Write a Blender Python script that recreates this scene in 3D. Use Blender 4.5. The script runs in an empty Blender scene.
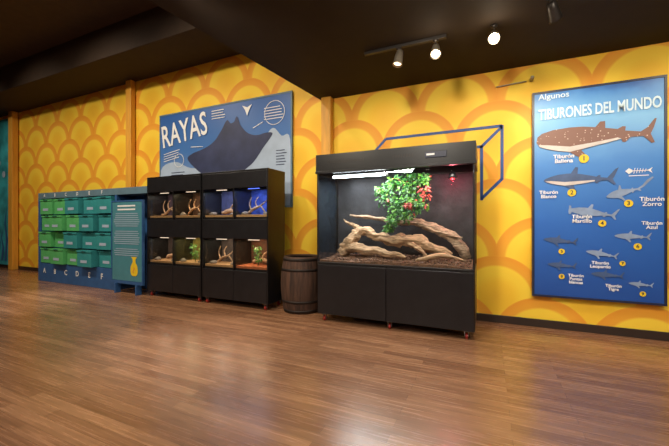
import bpy, bmesh, math, random
from mathutils import Vector, Matrix, noise, Quaternion
random.seed(7)
scene = bpy.context.scene
scene.view_settings.view_transform = 'Standard'
WALL = 4.5
COL = scene.collection
WLOC = {}

# ------------------------------------------------------------ materials
def srgb(r, g, b):
    def f(c):
        c /= 255.0
        return c / 12.92 if c <= 0.04045 else ((c + 0.055) / 1.055) ** 2.4
    return (f(r), f(g), f(b), 1)

def mat(name, col, rough=0.5, metal=0.0, var=0.12, scale=8.0, bump=0.0, emit=None, es=0.0, spec=0.5, coat=0.0, stretch=(1, 1, 1)):
    m = bpy.data.materials.new(name); m.use_nodes = True
    nt = m.node_tree; b = nt.nodes['Principled BSDF']
    c = srgb(*col)
    tc = nt.nodes.new('ShaderNodeTexCoord'); mp = nt.nodes.new('ShaderNodeMapping')
    mp.inputs['Scale'].default_value = stretch
    nz = nt.nodes.new('ShaderNodeTexNoise'); nz.inputs['Scale'].default_value = scale; nz.inputs['Detail'].default_value = 5
    nt.links.new(tc.outputs['Object'], mp.inputs[0]); nt.links.new(mp.outputs[0], nz.inputs['Vector'])
    rp = nt.nodes.new('ShaderNodeValToRGB')
    rp.color_ramp.elements[0].position = 0.3; rp.color_ramp.elements[1].position = 0.7
    rp.color_ramp.elements[0].color = tuple(x * (1 - var) for x in c[:3]) + (1,)
    rp.color_ramp.elements[1].color = tuple(min(1, x * (1 + var)) for x in c[:3]) + (1,)
    nt.links.new(nz.outputs['Fac'], rp.inputs[0]); nt.links.new(rp.outputs[0], b.inputs['Base Color'])
    b.inputs['Roughness'].default_value = rough; b.inputs['Metallic'].default_value = metal
    b.inputs['Specular IOR Level'].default_value = spec
    b.inputs['Coat Weight'].default_value = coat
    if emit:
        b.inputs['Emission Color'].default_value = srgb(*emit); b.inputs['Emission Strength'].default_value = es
    if bump:
        bp = nt.nodes.new('ShaderNodeBump'); bp.inputs['Strength'].default_value = bump; bp.inputs['Distance'].default_value = 0.02
        nt.links.new(nz.outputs['Fac'], bp.inputs['Height']); nt.links.new(bp.outputs[0], b.inputs['Normal'])
    return m

def N(nt, op, a, b=None):
    n = nt.nodes.new('ShaderNodeMath'); n.operation = op
    for i, v in enumerate((a, b)):
        if v is None: continue
        if isinstance(v, (int, float)): n.inputs[i].default_value = v
        else: nt.links.new(v, n.inputs[i])
    return n.outputs[0]

def scale_wall_mat():
    m = bpy.data.materials.new('yellow_scale_mural'); m.use_nodes = True
    nt = m.node_tree; b = nt.nodes['Principled BSDF']
    tc = nt.nodes.new('ShaderNodeTexCoord'); sp = nt.nodes.new('ShaderNodeSeparateXYZ')
    nt.links.new(tc.outputs['Object'], sp.inputs[0])
    W, H, R = 0.94, 0.47, 0.50
    x = N(nt, 'ADD', N(nt, 'DIVIDE', sp.outputs['X'], W), 40.1)
    z = N(nt, 'ADD', N(nt, 'DIVIDE', sp.outputs['Z'], H), 10.35)
    k0 = N(nt, 'FLOOR', z)
    ds = []
    for j in (-1, 0, 1):
        k = N(nt, 'ADD', k0, j)
        dz = N(nt, 'MULTIPLY', N(nt, 'SUBTRACT', z, k), H)
        xx = N(nt, 'ADD', x, N(nt, 'MULTIPLY', N(nt, 'MODULO', k, 2), 0.5))
        dx = N(nt, 'MULTIPLY', N(nt, 'SUBTRACT', xx, N(nt, 'ROUND', xx)), W)
        d = N(nt, 'DIVIDE', N(nt, 'SQRT', N(nt, 'ADD', N(nt, 'MULTIPLY', dx, dx), N(nt, 'MULTIPLY', dz, dz))), R)
        ds.append(d)
    def sel(a, bb):
        s = N(nt, 'LESS_THAN', a, 1.0)
        return N(nt, 'ADD', N(nt, 'MULTIPLY', s, a), N(nt, 'MULTIPLY', N(nt, 'SUBTRACT', 1.0, s), bb))
    v = sel(ds[0], sel(ds[1], ds[2]))
    rp = nt.nodes.new('ShaderNodeValToRGB'); cr = rp.color_ramp
    cr.elements[0].position = 0.0; cr.elements[0].color = srgb(242, 188, 54)
    cr.elements[1].position = 1.0; cr.elements[1].color = srgb(240, 172, 58)
    for p, c in ((0.35, (247, 198, 56)), (0.55, (251, 211, 66)), (0.73, (252, 212, 68)), (0.78, (240, 170, 56)), (0.97, (236, 158, 50))):
        e = cr.elements.new(p); e.color = srgb(*c)
    nt.links.new(v, rp.inputs[0]); nt.links.new(rp.outputs[0], b.inputs['Base Color'])
    b.inputs['Roughness'].default_value = 0.5; b.inputs['Specular IOR Level'].default_value = 0.3
    return m

def floor_mat():
    m = bpy.data.materials.new('wood_plank_floor'); m.use_nodes = True
    nt = m.node_tree; b = nt.nodes['Principled BSDF']
    tc = nt.nodes.new('ShaderNodeTexCoord')
    br = nt.nodes.new('ShaderNodeTexBrick')
    br.inputs['Scale'].default_value = 1.0; br.inputs['Brick Width'].default_value = 1.0; br.inputs['Row Height'].default_value = 0.08
    br.inputs['Mortar Size'].default_value = 0.0012; br.inputs['Mortar Smooth'].default_value = 0.4; br.offset = 0.37
    br.inputs['Color1'].default_value = srgb(162, 118, 86); br.inputs['Color2'].default_value = srgb(130, 90, 64)
    br.inputs['Mortar'].default_value = srgb(92, 62, 44)
    nt.links.new(tc.outputs['Object'], br.inputs['Vector'])
    mp = nt.nodes.new('ShaderNodeMapping'); mp.inputs['Scale'].default_value = (1.2, 26, 1)
    nt.links.new(tc.outputs['Object'], mp.inputs[0])
    nz = nt.nodes.new('ShaderNodeTexNoise'); nz.inputs['Scale'].default_value = 2.0; nz.inputs['Detail'].default_value = 8; nz.inputs['Roughness'].default_value = 0.65
    nt.links.new(mp.outputs[0], nz.inputs['Vector'])
    mr = nt.nodes.new('ShaderNodeMapRange'); mr.inputs['From Min'].default_value = 0.3; mr.inputs['From Max'].default_value = 0.7
    mr.inputs['To Min'].default_value = 0.64; mr.inputs['To Max'].default_value = 1.28
    nt.links.new(nz.outputs['Fac'], mr.inputs['Value'])
    mx = nt.nodes.new('ShaderNodeVectorMath'); mx.operation = 'SCALE'
    nt.links.new(br.outputs['Color'], mx.inputs[0]); nt.links.new(mr.outputs[0], mx.inputs['Scale'])
    nt.links.new(mx.outputs[0], b.inputs['Base Color'])
    r2 = nt.nodes.new('ShaderNodeMapRange'); r2.inputs['To Min'].default_value = 0.16; r2.inputs['To Max'].default_value = 0.36
    nt.links.new(nz.outputs['Fac'], r2.inputs['Value']); nt.links.new(r2.outputs[0], b.inputs['Roughness'])
    bp = nt.nodes.new('ShaderNodeBump'); bp.inputs['Strength'].default_value = 0.10; bp.inputs['Distance'].default_value = 0.01
    nt.links.new(nz.outputs['Fac'], bp.inputs['Height']); nt.links.new(bp.outputs[0], b.inputs['Normal'])
    b.inputs['Specular IOR Level'].default_value = 1.0
    return m

def glass_mat(name, tint=(1, 1, 1, 1), refl=0.08):
    m = bpy.data.materials.new(name); m.use_nodes = True
    nt = m.node_tree; nt.nodes.clear()
    o = nt.nodes.new('ShaderNodeOutputMaterial'); mi = nt.nodes.new('ShaderNodeMixShader')
    t = nt.nodes.new('ShaderNodeBsdfTransparent'); t.inputs[0].default_value = tint
    g = nt.nodes.new('ShaderNodeBsdfGlossy'); g.inputs['Roughness'].default_value = 0.02
    lw = nt.nodes.new('ShaderNodeLayerWeight'); lw.inputs[0].default_value = 0.15
    f = N(nt, 'ADD', N(nt, 'MULTIPLY', lw.outputs['Fresnel'], 0.6), refl)
    nt.links.new(f, mi.inputs[0]); nt.links.new(t.outputs[0], mi.inputs[1]); nt.links.new(g.outputs[0], mi.inputs[2])
    nt.links.new(mi.outputs[0], o.inputs[0])
    return m

def grad_mat(name, z0, z1, stops, wave=0.0, rough=0.4):
    """vertical printed gradient along object Z"""
    m = bpy.data.materials.new(name); m.use_nodes = True
    nt = m.node_tree; b = nt.nodes['Principled BSDF']
    tc = nt.nodes.new('ShaderNodeTexCoord'); sp = nt.nodes.new('ShaderNodeSeparateXYZ')
    nt.links.new(tc.outputs['Object'], sp.inputs[0])
    nz = nt.nodes.new('ShaderNodeTexNoise'); nz.inputs['Scale'].default_value = 3.0; nz.inputs['Detail'].default_value = 3
    nt.links.new(tc.outputs['Object'], nz.inputs['Vector'])
    zz = N(nt, 'ADD', sp.outputs['Z'], N(nt, 'MULTIPLY', N(nt, 'SUBTRACT', nz.outputs['Fac'], 0.5), wave))
    v = N(nt, 'DIVIDE', N(nt, 'SUBTRACT', zz, z0), z1 - z0)
    rp = nt.nodes.new('ShaderNodeValToRGB'); cr = rp.color_ramp
    cr.elements[0].position = stops[0][0]; cr.elements[0].color = srgb(*stops[0][1])
    cr.elements[1].position = stops[-1][0]; cr.elements[1].color = srgb(*stops[-1][1])
    for p, c in stops[1:-1]:
        e = cr.elements.new(p); e.color = srgb(*c)
    nt.links.new(v, rp.inputs[0]); nt.links.new(rp.outputs[0], b.inputs['Base Color'])
    b.inputs['Roughness'].default_value = rough
    return m

def spotted_mat(name, base, dot, scale, th):
    m = bpy.data.materials.new(name); m.use_nodes = True
    nt = m.node_tree; b = nt.nodes['Principled BSDF']
    tc = nt.nodes.new('ShaderNodeTexCoord'); vo = nt.nodes.new('ShaderNodeTexVoronoi'); vo.inputs['Scale'].default_value = scale; vo.inputs['Randomness'].default_value = .6
    nt.links.new(tc.outputs['Object'], vo.inputs['Vector'])
    mi = nt.nodes.new('ShaderNodeMix'); mi.data_type = 'RGBA'
    nt.links.new(N(nt, 'LESS_THAN', vo.outputs['Distance'], th), mi.inputs[0])
    mi.inputs[6].default_value = srgb(*base); mi.inputs[7].default_value = srgb(*dot)
    nt.links.new(mi.outputs[2], b.inputs['Base Color']); b.inputs['Roughness'].default_value = .45
    return m

M = {}
M['wall'] = scale_wall_mat(); M['floor'] = floor_mat()
M['ceil'] = mat('dark_ceiling_paint', (44, 34, 26), 0.8, var=0.1, spec=.3)
M['ceil2'] = mat('brown_ceiling_paint', (72, 54, 40), 0.75, var=0.1, spec=.3)
M['soffit'] = mat('brown_soffit_paint', (52, 39, 29), 0.75, var=0.1, spec=.3)
M['base'] = mat('dark_baseboard', (48, 34, 26), 0.5)
M['plain'] = mat('brown_wall_paint', (110, 80, 55), 0.7)
M['pil'] = mat('honey_wood', (226, 164, 60), 0.45, var=0.12, scale=4, stretch=(6, 6, 0.6))
M['black'] = mat('black_laminate', (20, 20, 22), 0.35, var=0.2)
M['black2'] = mat('black_door_laminate', (28, 28, 31), 0.34, var=0.2)
M['sidereflection'] = mat('painted_side_reflection', (46, 58, 74), 0.15, var=0.15)  # bluish glass reflection put into the colour
M['steel'] = mat('brushed_steel', (150, 150, 155), 0.35, metal=0.9)
M['redplastic'] = mat('red_plastic', (150, 40, 30), 0.4)
M['glass'] = glass_mat('clear_glass', (0.95, 0.98, 0.97, 1), 0.05)
M['wood'] = mat('driftwood_grain', (166, 132, 102), 0.85, var=0.55, scale=9, bump=1.0, stretch=(1.2, 4, 6))
M['bark'] = mat('grey_driftwood', (154, 128, 106), 0.85, var=0.55, scale=11, bump=1.0, stretch=(1.2, 4, 6))
M['gravel'] = mat('dark_brown_pebbles', (104, 72, 54), 0.7, var=0.75, scale=30)
M['sand'] = mat('tan_sand', (176, 132, 88), 0.9, var=0.25, scale=40, bump=0.4)
M['leaf'] = mat('green_leaf', (34, 90, 28), 0.45, var=0.4, scale=10)
M['leaf2'] = mat('light_green_leaf', (92, 144, 46), 0.45, var=0.3, scale=10)
M['leafr'] = mat('red_leaf', (150, 44, 30), 0.45, var=0.3, scale=10)
M['rock'] = mat('grey_rock', (120, 108, 98), 0.85, var=0.3, scale=9, bump=0.7)
M['tube'] = mat('lit_tube', (255, 255, 255), 0.4, emit=(240, 248, 255), es=14)
M['tubed'] = mat('warm_lit_strip', (255, 240, 220), 0.4, emit=(255, 230, 200), es=1.2)
M['lens'] = mat('lit_lens', (255, 240, 210), 0.4, emit=(255, 232, 190), es=40)
M['lensd'] = mat('dim_lens', (255, 240, 210), 0.3, emit=(255, 220, 170), es=5)
M['fix'] = mat('dark_grey_metal', (58, 54, 52), 0.4, metal=0.6)
M['fixb'] = mat('silver_metal', (165, 155, 140), 0.35, metal=0.7)
M['barrel'] = mat('dark_oak_staves', (70, 47, 34), 0.75, var=0.6, scale=10, bump=0.6, stretch=(3, 3, 0.3))
M['hoop'] = mat('blackened_iron_hoop', (44, 36, 32), 0.6, metal=0.5, var=.4)
M['white'] = mat('white_print', (238, 240, 242), 0.5, var=0.02)
M['ltblue'] = mat('pale_blue_print', (206, 230, 244), 0.5, var=0.02)
M['yellow'] = mat('yellow_print', (240, 205, 40), 0.5, var=0.03)
M['blueline'] = mat('blue_paint_line', (24, 70, 140), 0.5)
M['brownshark'] = spotted_mat('brown_spotted_shark_print', (126, 88, 76), (206, 184, 170), 34, .2)
M['belly'] = mat('pale_belly_print', (206, 200, 198), 0.5)
M['greyshark'] = mat('grey_shark_print', (136, 156, 188), 0.5, var=0.2)
M['navyshark'] = mat('slate_shark_print', (70, 92, 134), 0.5, var=0.2)
M['poster'] = grad_mat('blue_sea_print', 0.375, 2.68, [(0, (34, 78, 158)), (0.35, (46, 104, 190)), (0.65, (66, 134, 212)), (0.86, (112, 176, 226)), (0.97, (66, 134, 208)), (1, (42, 98, 176))], 0.3)
M['frame'] = mat('thin_dark_blue_frame', (36, 42, 66), 0.4)
M['rayposter'] = grad_mat('ray_poster_print', 1.45, 3.24, [(0, (140, 160, 190)), (0.35, (110, 144, 196)), (0.6, (66, 116, 184)), (1, (44, 94, 168))], 0.3)
M['rayback'] = mat('slate_blue_ray_print', (50, 58, 92), 0.5, var=0.3, scale=3)
M['pale'] = mat('pale_grey_print', (172, 190, 214), 0.5, var=0.1, scale=4)
M['teal'] = mat('teal_plastic', (56, 146, 150), 0.4, var=0.1)
M['green'] = mat('green_plastic', (92, 184, 112), 0.4, var=0.1)
M['dteal'] = mat('dark_teal_panel', (34, 92, 102), 0.5)
M['fblue'] = mat('blue_painted_board', (48, 92, 146), 0.5)
M['fgrey'] = mat('blue_grey_board', (96, 124, 140), 0.5)
M['sign'] = mat('teal_sign_face', (74, 136, 150), 0.4, var=0.06)
M['cyan'] = mat('cyan_mural', (60, 170, 185), 0.5, var=0.5, scale=2.5)
M['rbk'] = mat('rocky_backdrop', (38, 38, 42), 0.85, var=0.5, scale=6, bump=0.9)

# ------------------------------------------------------------ builders
def reg(o, parent=None, w=(0, 0, 0)):
    COL.objects.link(o)
    w = Vector(w); WLOC[o] = w
    if parent is not None:
        o.parent = parent; o.location = w - WLOC[parent]
    else: o.location = w
    return o

def empty(name, w, label=None, cat=None, group=None):
    o = bpy.data.objects.new(name, None); o.empty_display_size = 0.1
    reg(o, None, w); tag(o, label, cat, group); return o

def tag(o, label=None, cat=None, group=None, kind=None):
    if label: o['label'] = label
    if cat: o['category'] = cat
    if group: o['group'] = group
    if kind: o['kind'] = kind
    return o

def fromdata(name, verts, faces, m, parent=None, w=(0, 0, 0), smooth=False):
    me = bpy.data.meshes.new(name); w = Vector(w)
    me.from_pydata([tuple(Vector(v) - w) for v in verts], [], faces); me.update()
    for mm in (m if isinstance(m, (list, tuple)) else [m]): me.materials.append(mm)
    if smooth:
        for p in me.polygons: p.use_smooth = True
    return reg(bpy.data.objects.new(name, me), parent, w)

def frombm(name, bm, m, parent=None, w=(0, 0, 0), smooth=False):
    me = bpy.data.meshes.new(name); bm.to_mesh(me); bm.free()
    for mm in (m if isinstance(m, (list, tuple)) else [m]): me.materials.append(mm)
    if smooth:
        for p in me.polygons: p.use_smooth = True
    return reg(bpy.data.objects.new(name, me), parent, w)

def box(name, x0, x1, y0, y1, z0, z1, m, parent=None, bev=0.004):
    bm = bmesh.new(); bmesh.ops.create_cube(bm, size=1)
    for v in bm.verts: v.co = Vector((v.co.x * (x1 - x0), v.co.y * (y1 - y0), v.co.z * (z1 - z0)))
    if bev: bmesh.ops.bevel(bm, geom=bm.edges[:], offset=bev, segments=2, affect='EDGES', profile=0.5)
    return frombm(name, bm, m, parent, ((x0 + x1) / 2, (y0 + y1) / 2, (z0 + z1) / 2))

def boxes(name, lst, m, parent=None):
    vs = []; fs = []
    for (x0, x1, y0, y1, z0, z1) in lst:
        b = len(vs)
        vs += [(x0, y0, z0), (x1, y0, z0), (x1, y1, z0), (x0, y1, z0), (x0, y0, z1), (x1, y0, z1), (x1, y1, z1), (x0, y1, z1)]
        fs += [tuple(b + i for i in f) for f in ((0, 3, 2, 1), (4, 5, 6, 7), (0, 1, 5, 4), (1, 2, 6, 5), (2, 3, 7, 6), (3, 0, 4, 7))]
    c = (sum(v[0] for v in vs) / len(vs), sum(v[1] for v in vs) / len(vs), sum(v[2] for v in vs) / len(vs))
    return fromdata(name, vs, fs, m, parent, c)

def lathe(name, prof, m, parent=None, w=(0, 0, 0), axis='Z', seg=28, smooth=True):
    vs = []; fs = []
    def put(x, y, z):
        if axis == 'Z': return (x, y, z)
        if axis == 'X': return (z, x, y)
        return (x, z, y)
    for r, h in prof:
        for i in range(seg):
            a = 2 * math.pi * i / seg
            p = put(r * math.cos(a), r * math.sin(a), h); vs.append((p[0] + w[0], p[1] + w[1], p[2] + w[2]))
    n = len(prof)
    for j in range(n - 1):
        for i in range(seg):
            fs.append((j * seg + i, j * seg + (i + 1) % seg, (j + 1) * seg + (i + 1) % seg, (j + 1) * seg + i))
    fs.append(tuple(range(seg))[::-1]); fs.append(tuple((n - 1) * seg + i for i in range(seg)))
    o = fromdata(name, vs, fs, m, parent, w)
    me = o.data
    if smooth:
        for p in me.polygons: p.use_smooth = len(p.vertices) == 4
    bm = bmesh.new(); bm.from_mesh(me); bmesh.ops.recalc_face_normals(bm, faces=bm.faces[:]); bm.to_mesh(me); bm.free()
    return o

def catm(pts, sub):
    P = [Vector(p) for p in pts]; out = []
    for i in range(len(P) - 1):
        p0 = P[max(i - 1, 0)]; p1 = P[i]; p2 = P[i + 1]; p3 = P[min(i + 2, len(P) - 1)]
        for s in range(sub):
            t = s / sub
            out.append(0.5 * ((2 * p1) + (p2 - p0) * t + (2 * p0 - 5 * p1 + 4 * p2 - p3) * t * t + (3 * p1 - p0 - 3 * p2 + p3) * t ** 3))
    out.append(P[-1]); return out

def tubes(name, paths, m, parent=None, w=(0, 0, 0), seg=12, sub=6, rough=0.2, knob=0.0):
    """paths: list of [(x,y,z,r),...]"""
    vs = []; fs = []
    for path in paths:
        pts = catm([p[:3] for p in path], sub)
        rr = catm([(p[3], 0, 0) for p in path], sub)
        b = len(vs); prev = None
        if knob:
            pts = [p + Vector((0, noise.noise(p * 7 + Vector((5, 0, 0))), noise.noise(p * 8))) * knob * min(1, rr[i].x / .03) for i, p in enumerate(pts)]
        for i, p in enumerate(pts):
            t = (pts[min(i + 1, len(pts) - 1)] - pts[max(i - 1, 0)]).normalized()
            if prev is None: a = t.orthogonal().normalized()
            else: a = (prev - t * prev.dot(t)).normalized()
            prev = a; c = t.cross(a)
            for k in range(seg):
                an = 2 * math.pi * k / seg
                d = a * math.cos(an) + c * math.sin(an)
                q = p + d * 0.05
                ridge = math.sin(an * 5 + i * .25) * .10 + math.sin(an * 9 - i * .15) * .04 if rough > .2 else 0
                r = max(rr[i].x, 0.002) * (1 + ridge + rough * (1.6 * noise.noise(q * 9) + 1.1 * noise.noise(q * 27)))
                vs.append(tuple(p + d * r))
        n = len(pts)
        for j in range(n - 1):
            for k in range(seg):
                fs.append((b + j * seg + k, b + j * seg + (k + 1) % seg, b + (j + 1) * seg + (k + 1) % seg, b + (j + 1) * seg + k))
        fs.append(tuple(b + k for k in range(seg))[::-1]); fs.append(tuple(b + (n - 1) * seg + k for k in range(seg)))
    return fromdata(name, vs, fs, m, parent, w, smooth=True)

def polys(name, plist, y, m, parent=None, w=None):
    """flat printed shapes facing -Y. plist: list of [(x,z),..]"""
    bm = bmesh.new()
    w = Vector(w) if w else Vector((plist[0][0][0], y, plist[0][0][1]))
    for pl in plist:
        vv = [bm.verts.new(Vector((x, y, z)) - w) for x, z in pl]
        f = bm.faces.new(vv); f.normal_update()
        if f.normal.y > 0: f.normal_flip()
    bmesh.ops.triangulate(bm, faces=bm.faces[:])
    return frombm(name, bm, m, parent, w)

def smooth2d(pts, sub=6):
    n = len(pts); out = []
    for i in range(n):
        p0, p1, p2, p3 = [Vector(pts[(i + k) % n]) for k in (-1, 0, 1, 2)]
        for s in range(sub):
            t = s / sub
            q = 0.5 * ((2 * p1) + (p2 - p0) * t + (2 * p0 - 5 * p1 + 4 * p2 - p3) * t * t + (3 * p1 - p0 - 3 * p2 + p3) * t ** 3)
            out.append((q.x, q.y))
    return out

def text(name, s, x, z, size, y, m, parent, off=0.0, rot=0, fit=None, xs=1.0, sp=1.0):
    cu = bpy.data.curves.new('lettering', 'FONT'); cu.body = s; cu.size = size; cu.align_x = 'CENTER'; cu.align_y = 'CENTER'
    cu.offset = off; cu.resolution_u = 3; cu.space_line = .85; cu.space_character = sp
    ob = bpy.data.objects.new('lettering_source', cu); COL.objects.link(ob)
    bpy.context.view_layer.update()
    me = bpy.data.meshes.new_from_object(ob.evaluated_get(bpy.context.evaluated_depsgraph_get()))
    if fit:
        w_ = max(v.co.x for v in me.vertices) - min(v.co.x for v in me.vertices); xs = fit / w_
    mt = Matrix.Rotation(-math.radians(rot), 4, 'Y') @ Matrix.Rotation(math.pi / 2, 4, 'X') @ Matrix.Diagonal((xs, 1, 1, 1))
    me.transform(mt); bm = bmesh.new(); bm.from_mesh(me)
    bpy.data.objects.remove(ob); bpy.data.curves.remove(cu); bpy.data.meshes.remove(me)
    return frombm(name, bm, m, parent, (x, y, z))

def circle(cx, cz, r, n=20, a0=0, a1=2 * math.pi):
    return [(cx + r * math.cos(a0 + (a1 - a0) * i / n), cz + r * math.sin(a0 + (a1 - a0) * i / n)) for i in range(n)]

def strip(x0, z0, x1, z1, t):
    d = Vector((x1 - x0, z1 - z0)).normalized(); nn = Vector((-d.y, d.x)) * t / 2
    return [(x0 + nn.x, z0 + nn.y), (x1 + nn.x, z1 + nn.y), (x1 - nn.x, z1 - nn.y), (x0 - nn.x, z0 - nn.y)]

def light(name, typ, w, energy, col, parent=None, target=None, **kw):
    l = bpy.data.lights.new(name, typ); l.energy = energy; l.color = col
    for k, v in kw.items(): setattr(l, k, v)
    o = bpy.data.objects.new(name, l); reg(o, parent, w)
    if target is not None:
        o.rotation_mode = 'QUATERNION'; o.rotation_quaternion = (Vector(target) - Vector(w)).to_track_quat('-Z', 'Y')
    return o

def pebble_data(vs, fs, x0, x1, y0, y1, zf, n, r0, r1):
    bm = bmesh.new(); bmesh.ops.create_icosphere(bm, subdivisions=1, radius=1)
    tv = [v.co.copy() for v in bm.verts]; tf = [tuple(v.index for v in f.verts) for f in bm.faces]; bm.free()
    for i in range(n):
        r = random.uniform(r0, r1)
        x = random.uniform(x0 + r, x1 - r); y = random.uniform(y0 + r, y1 - r)
        z = zf(x, y); q = Quaternion((random.random(), random.random(), random.random(), random.random())).normalized()
        sc = Vector((random.uniform(0.8, 1.3), random.uniform(0.7, 1.0), random.uniform(0.5, 0.8))) * r * 0.77
        b = len(vs)
        for v in tv:
            vs.append(tuple(q @ Vector((v.x * sc.x, v.y * sc.y, v.z * sc.z)) + Vector((x, y, z))))
        fs += [tuple(b + k for k in f) for f in tf]

def foliage(name, centers, nper, L, mats, weights, parent=None, w=(0, 0, 0), wid=.26):
    vs = []; fs = []; mi = []
    for (cx, cy, cz, rad) in centers:
        for i in range(nper):
            d = Vector((random.gauss(0, 1), random.gauss(0, 1), random.gauss(0, 0.8))).normalized()
            base = Vector((cx, cy, cz)) + d * rad * random.uniform(0.1, 1.0)
            dirv = (d * .8 + Vector((0, 0, -0.6)) + Vector((random.uniform(-.6, .6), random.uniform(-.6, .6), random.uniform(-.6, .6)))).normalized()
            side = dirv.cross(Vector((random.uniform(-.6, .6), -1, random.uniform(-.3, 1)))).normalized(); nn = dirv.cross(side).normalized()
            l = L * random.uniform(0.5, 1.3); wd = l * wid
            b = len(vs)
            P = [base, base + dirv * l * .35 + side * wd + nn * l * .05, base + dirv * l * .7 + side * wd * .7, base + dirv * l - nn * l * .12,
                 base + dirv * l * .7 - side * wd * .7, base + dirv * l * .35 - side * wd + nn * l * .05, base + dirv * l * .5 - nn * l * .04]
            vs += [tuple(p) for p in P]
            k = random.choices(range(len(mats)), weights)[0]
            for f in ((0, 1, 6), (1, 2, 6), (2, 3, 6), (3, 4, 6), (4, 5, 6), (5, 0, 6)):
                fs.append(tuple(b + j for j in f)); mi.append(k)
    o = fromdata(name, vs, fs, mats, parent, w)
    for p, k in zip(o.data.polygons, mi): p.material_index = k
    return o

def structure(o): o['kind'] = 'structure'; return o

# ------------------------------------------------------------ room
structure(box('floor', -14, 5, -6, 4.6, -0.1, 0, M['floor'], bev=0))
structure(box('wall_back', -14, 5, WALL, 4.6, 0, 4.7, M['wall'], bev=0))
structure(box('wall_left', -14.1, -14, -6, 4.6, 0, 4.7, M['plain'], bev=0))
structure(box('wall_right', 5, 5.1, -6, 4.6, 0, 4.7, M['plain'], bev=0))
structure(box('wall_front', -14, 5, -6.1, -6, 0, 4.7, M['plain'], bev=0))
structure(box('ceiling', -14, 5, -6, 4.5, 4.6, 4.7, M['ceil2'], bev=0))
structure(box('trim_1', -14, -2.35, 3.62, WALL, 4.06, 4.6, M['soffit'], bev=0.01))
pl = [(-2.26, 4.499), (4.99, 4.499), (4.99, -5.99), (-3.4, -5.99)]
vs = [(x, y, 3.04) for x, y in pl] + [(x, y, 4.59) for x, y in pl]
structure(fromdata('trim_2', vs, [(0, 3, 2, 1)[::-1], (4, 5, 6, 7), (0, 1, 5, 4), (1, 2, 6, 5), (2, 3, 7, 6), (3, 0, 4, 7)], M['ceil']))
bm = bmesh.new(); bm.from_mesh(bpy.data.objects['trim_2'].data); bmesh.ops.recalc_face_normals(bm, faces=bm.faces[:]); bm.to_mesh(bpy.data.objects['trim_2'].data); bm.free()
structure(box('baseboard_back', -14, 5, WALL - 0.02, WALL, 0, 0.09, M['base']))
structure(box('trim_3', -11.22, -11.02, 4.35, WALL - 0.02, 0, 4.06, M['pil'], bev=0.01))
structure(box('trim_4', -6.62, -6.46, 4.38, WALL - 0.02, 0, 4.06, M['pil'], bev=0.01))
structure(box('trim_5', -2.215, -2.06, 4.38, WALL - 0.02, 0, 3.04, M['pil'], bev=0.01))

# illustrated turquoise mural at the far end
mp_ = empty('mural_panel', (-12.6, 4.46, .1), 'turquoise underwater mural panel with pale seaweed and bubbles', 'mural')
box('mural_board', -13.9, -11.3, 4.44, 4.48, 0.1, 3.95, M['cyan'], mp_)
for i in range(9):
    bx_ = -12.9 + i * .19; h = random.uniform(.8, 2.0)
    polys('seaweed_print', [[(bx_ - .05, .2), (bx_ + .05, .2), (bx_ + .12, .2 + h * .4), (bx_ + .0, .2 + h * .7), (bx_ + .06, .2 + h), (bx_ - .06, .2 + h * .72), (bx_ + .03, .2 + h * .42)]], 4.436 - i * .0002, M['fblue'], mp_)
for i in range(9): polys('bubble_print', [circle(-12.8 + random.random() * 1.4, 2.2 + random.random() * 1.6, random.uniform(.04, .12), 16)], 4.434 - i * .0002, M['pale'], mp_)

# blue line drawing of an open box on the wall
wl = [strip(-1.49, 1.97, -1.50, 2.16, .03), strip(-1.49, 2.14, -1.27, 2.36, .035), strip(-1.27, 2.36, .165, 2.37, .035),
      strip(.165, 2.38, .165, 1.72, .035), strip(.165, 1.73, -.06, 1.50, .035), strip(-.06, 2.14, .165, 2.36, .035),
      strip(-1.5, 2.15, -.05, 2.14, .035), strip(-.06, 2.15, -.06, 1.48, .035)]
o = polys('wall_line_drawing', wl, WALL - 0.004, M['blueline'])
tag(o, 'dark blue painted outline of a glass tank on yellow wall', 'wall graphic')

# ------------------------------------------------------------ shark poster
PX0, PX1, PZ0, PZ1 = .485, 1.633, .375, 2.68
py = 4.44
sp_ = empty('wall_poster', ((PX0 + PX1) / 2, 4.46, PZ0), 'tall blue framed poster of sharks of the world on yellow wall', 'poster')
o = fromdata('poster_panel', [(PX0, py, PZ0), (PX1, py, PZ0), (PX1, py, PZ1), (PX0, py, PZ1), (PX0, 4.485, PZ0), (PX1, 4.485, PZ0), (PX1, 4.485, PZ1), (PX0, 4.485, PZ1)],
             [(0, 1, 2, 3), (5, 4, 7, 6), (4, 0, 3, 7), (1, 5, 6, 2), (3, 2, 6, 7), (4, 5, 1, 0)], M['poster'], sp_, (0, 0, 0))
boxes('frame', [(PX0 - .012, PX1 + .012, py - .008, 4.48, PZ1 - .012, PZ1 + .01), (PX0 - .012, PX1 + .012, py - .008, 4.48, PZ0 - .01, PZ0 + .012),
                (PX0 - .012, PX0 + .01, py - .008, 4.48, PZ0 + .012, PZ1 - .012), (PX1 - .01, PX1 + .012, py - .008, 4.48, PZ0 + .012, PZ1 - .012)], M['frame'], sp_)
def S(a, b):      # artwork layout grid (131 x 204 units) to poster plane
    a = a / 131.0; s = a + .13 * a * (1 - a)
    top = -14 * a; bot = 204 + 4 * a
    return PX0 + s * (PX1 - PX0), PZ1 - (b - top) / (bot - top) * (PZ1 - PZ0)
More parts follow.
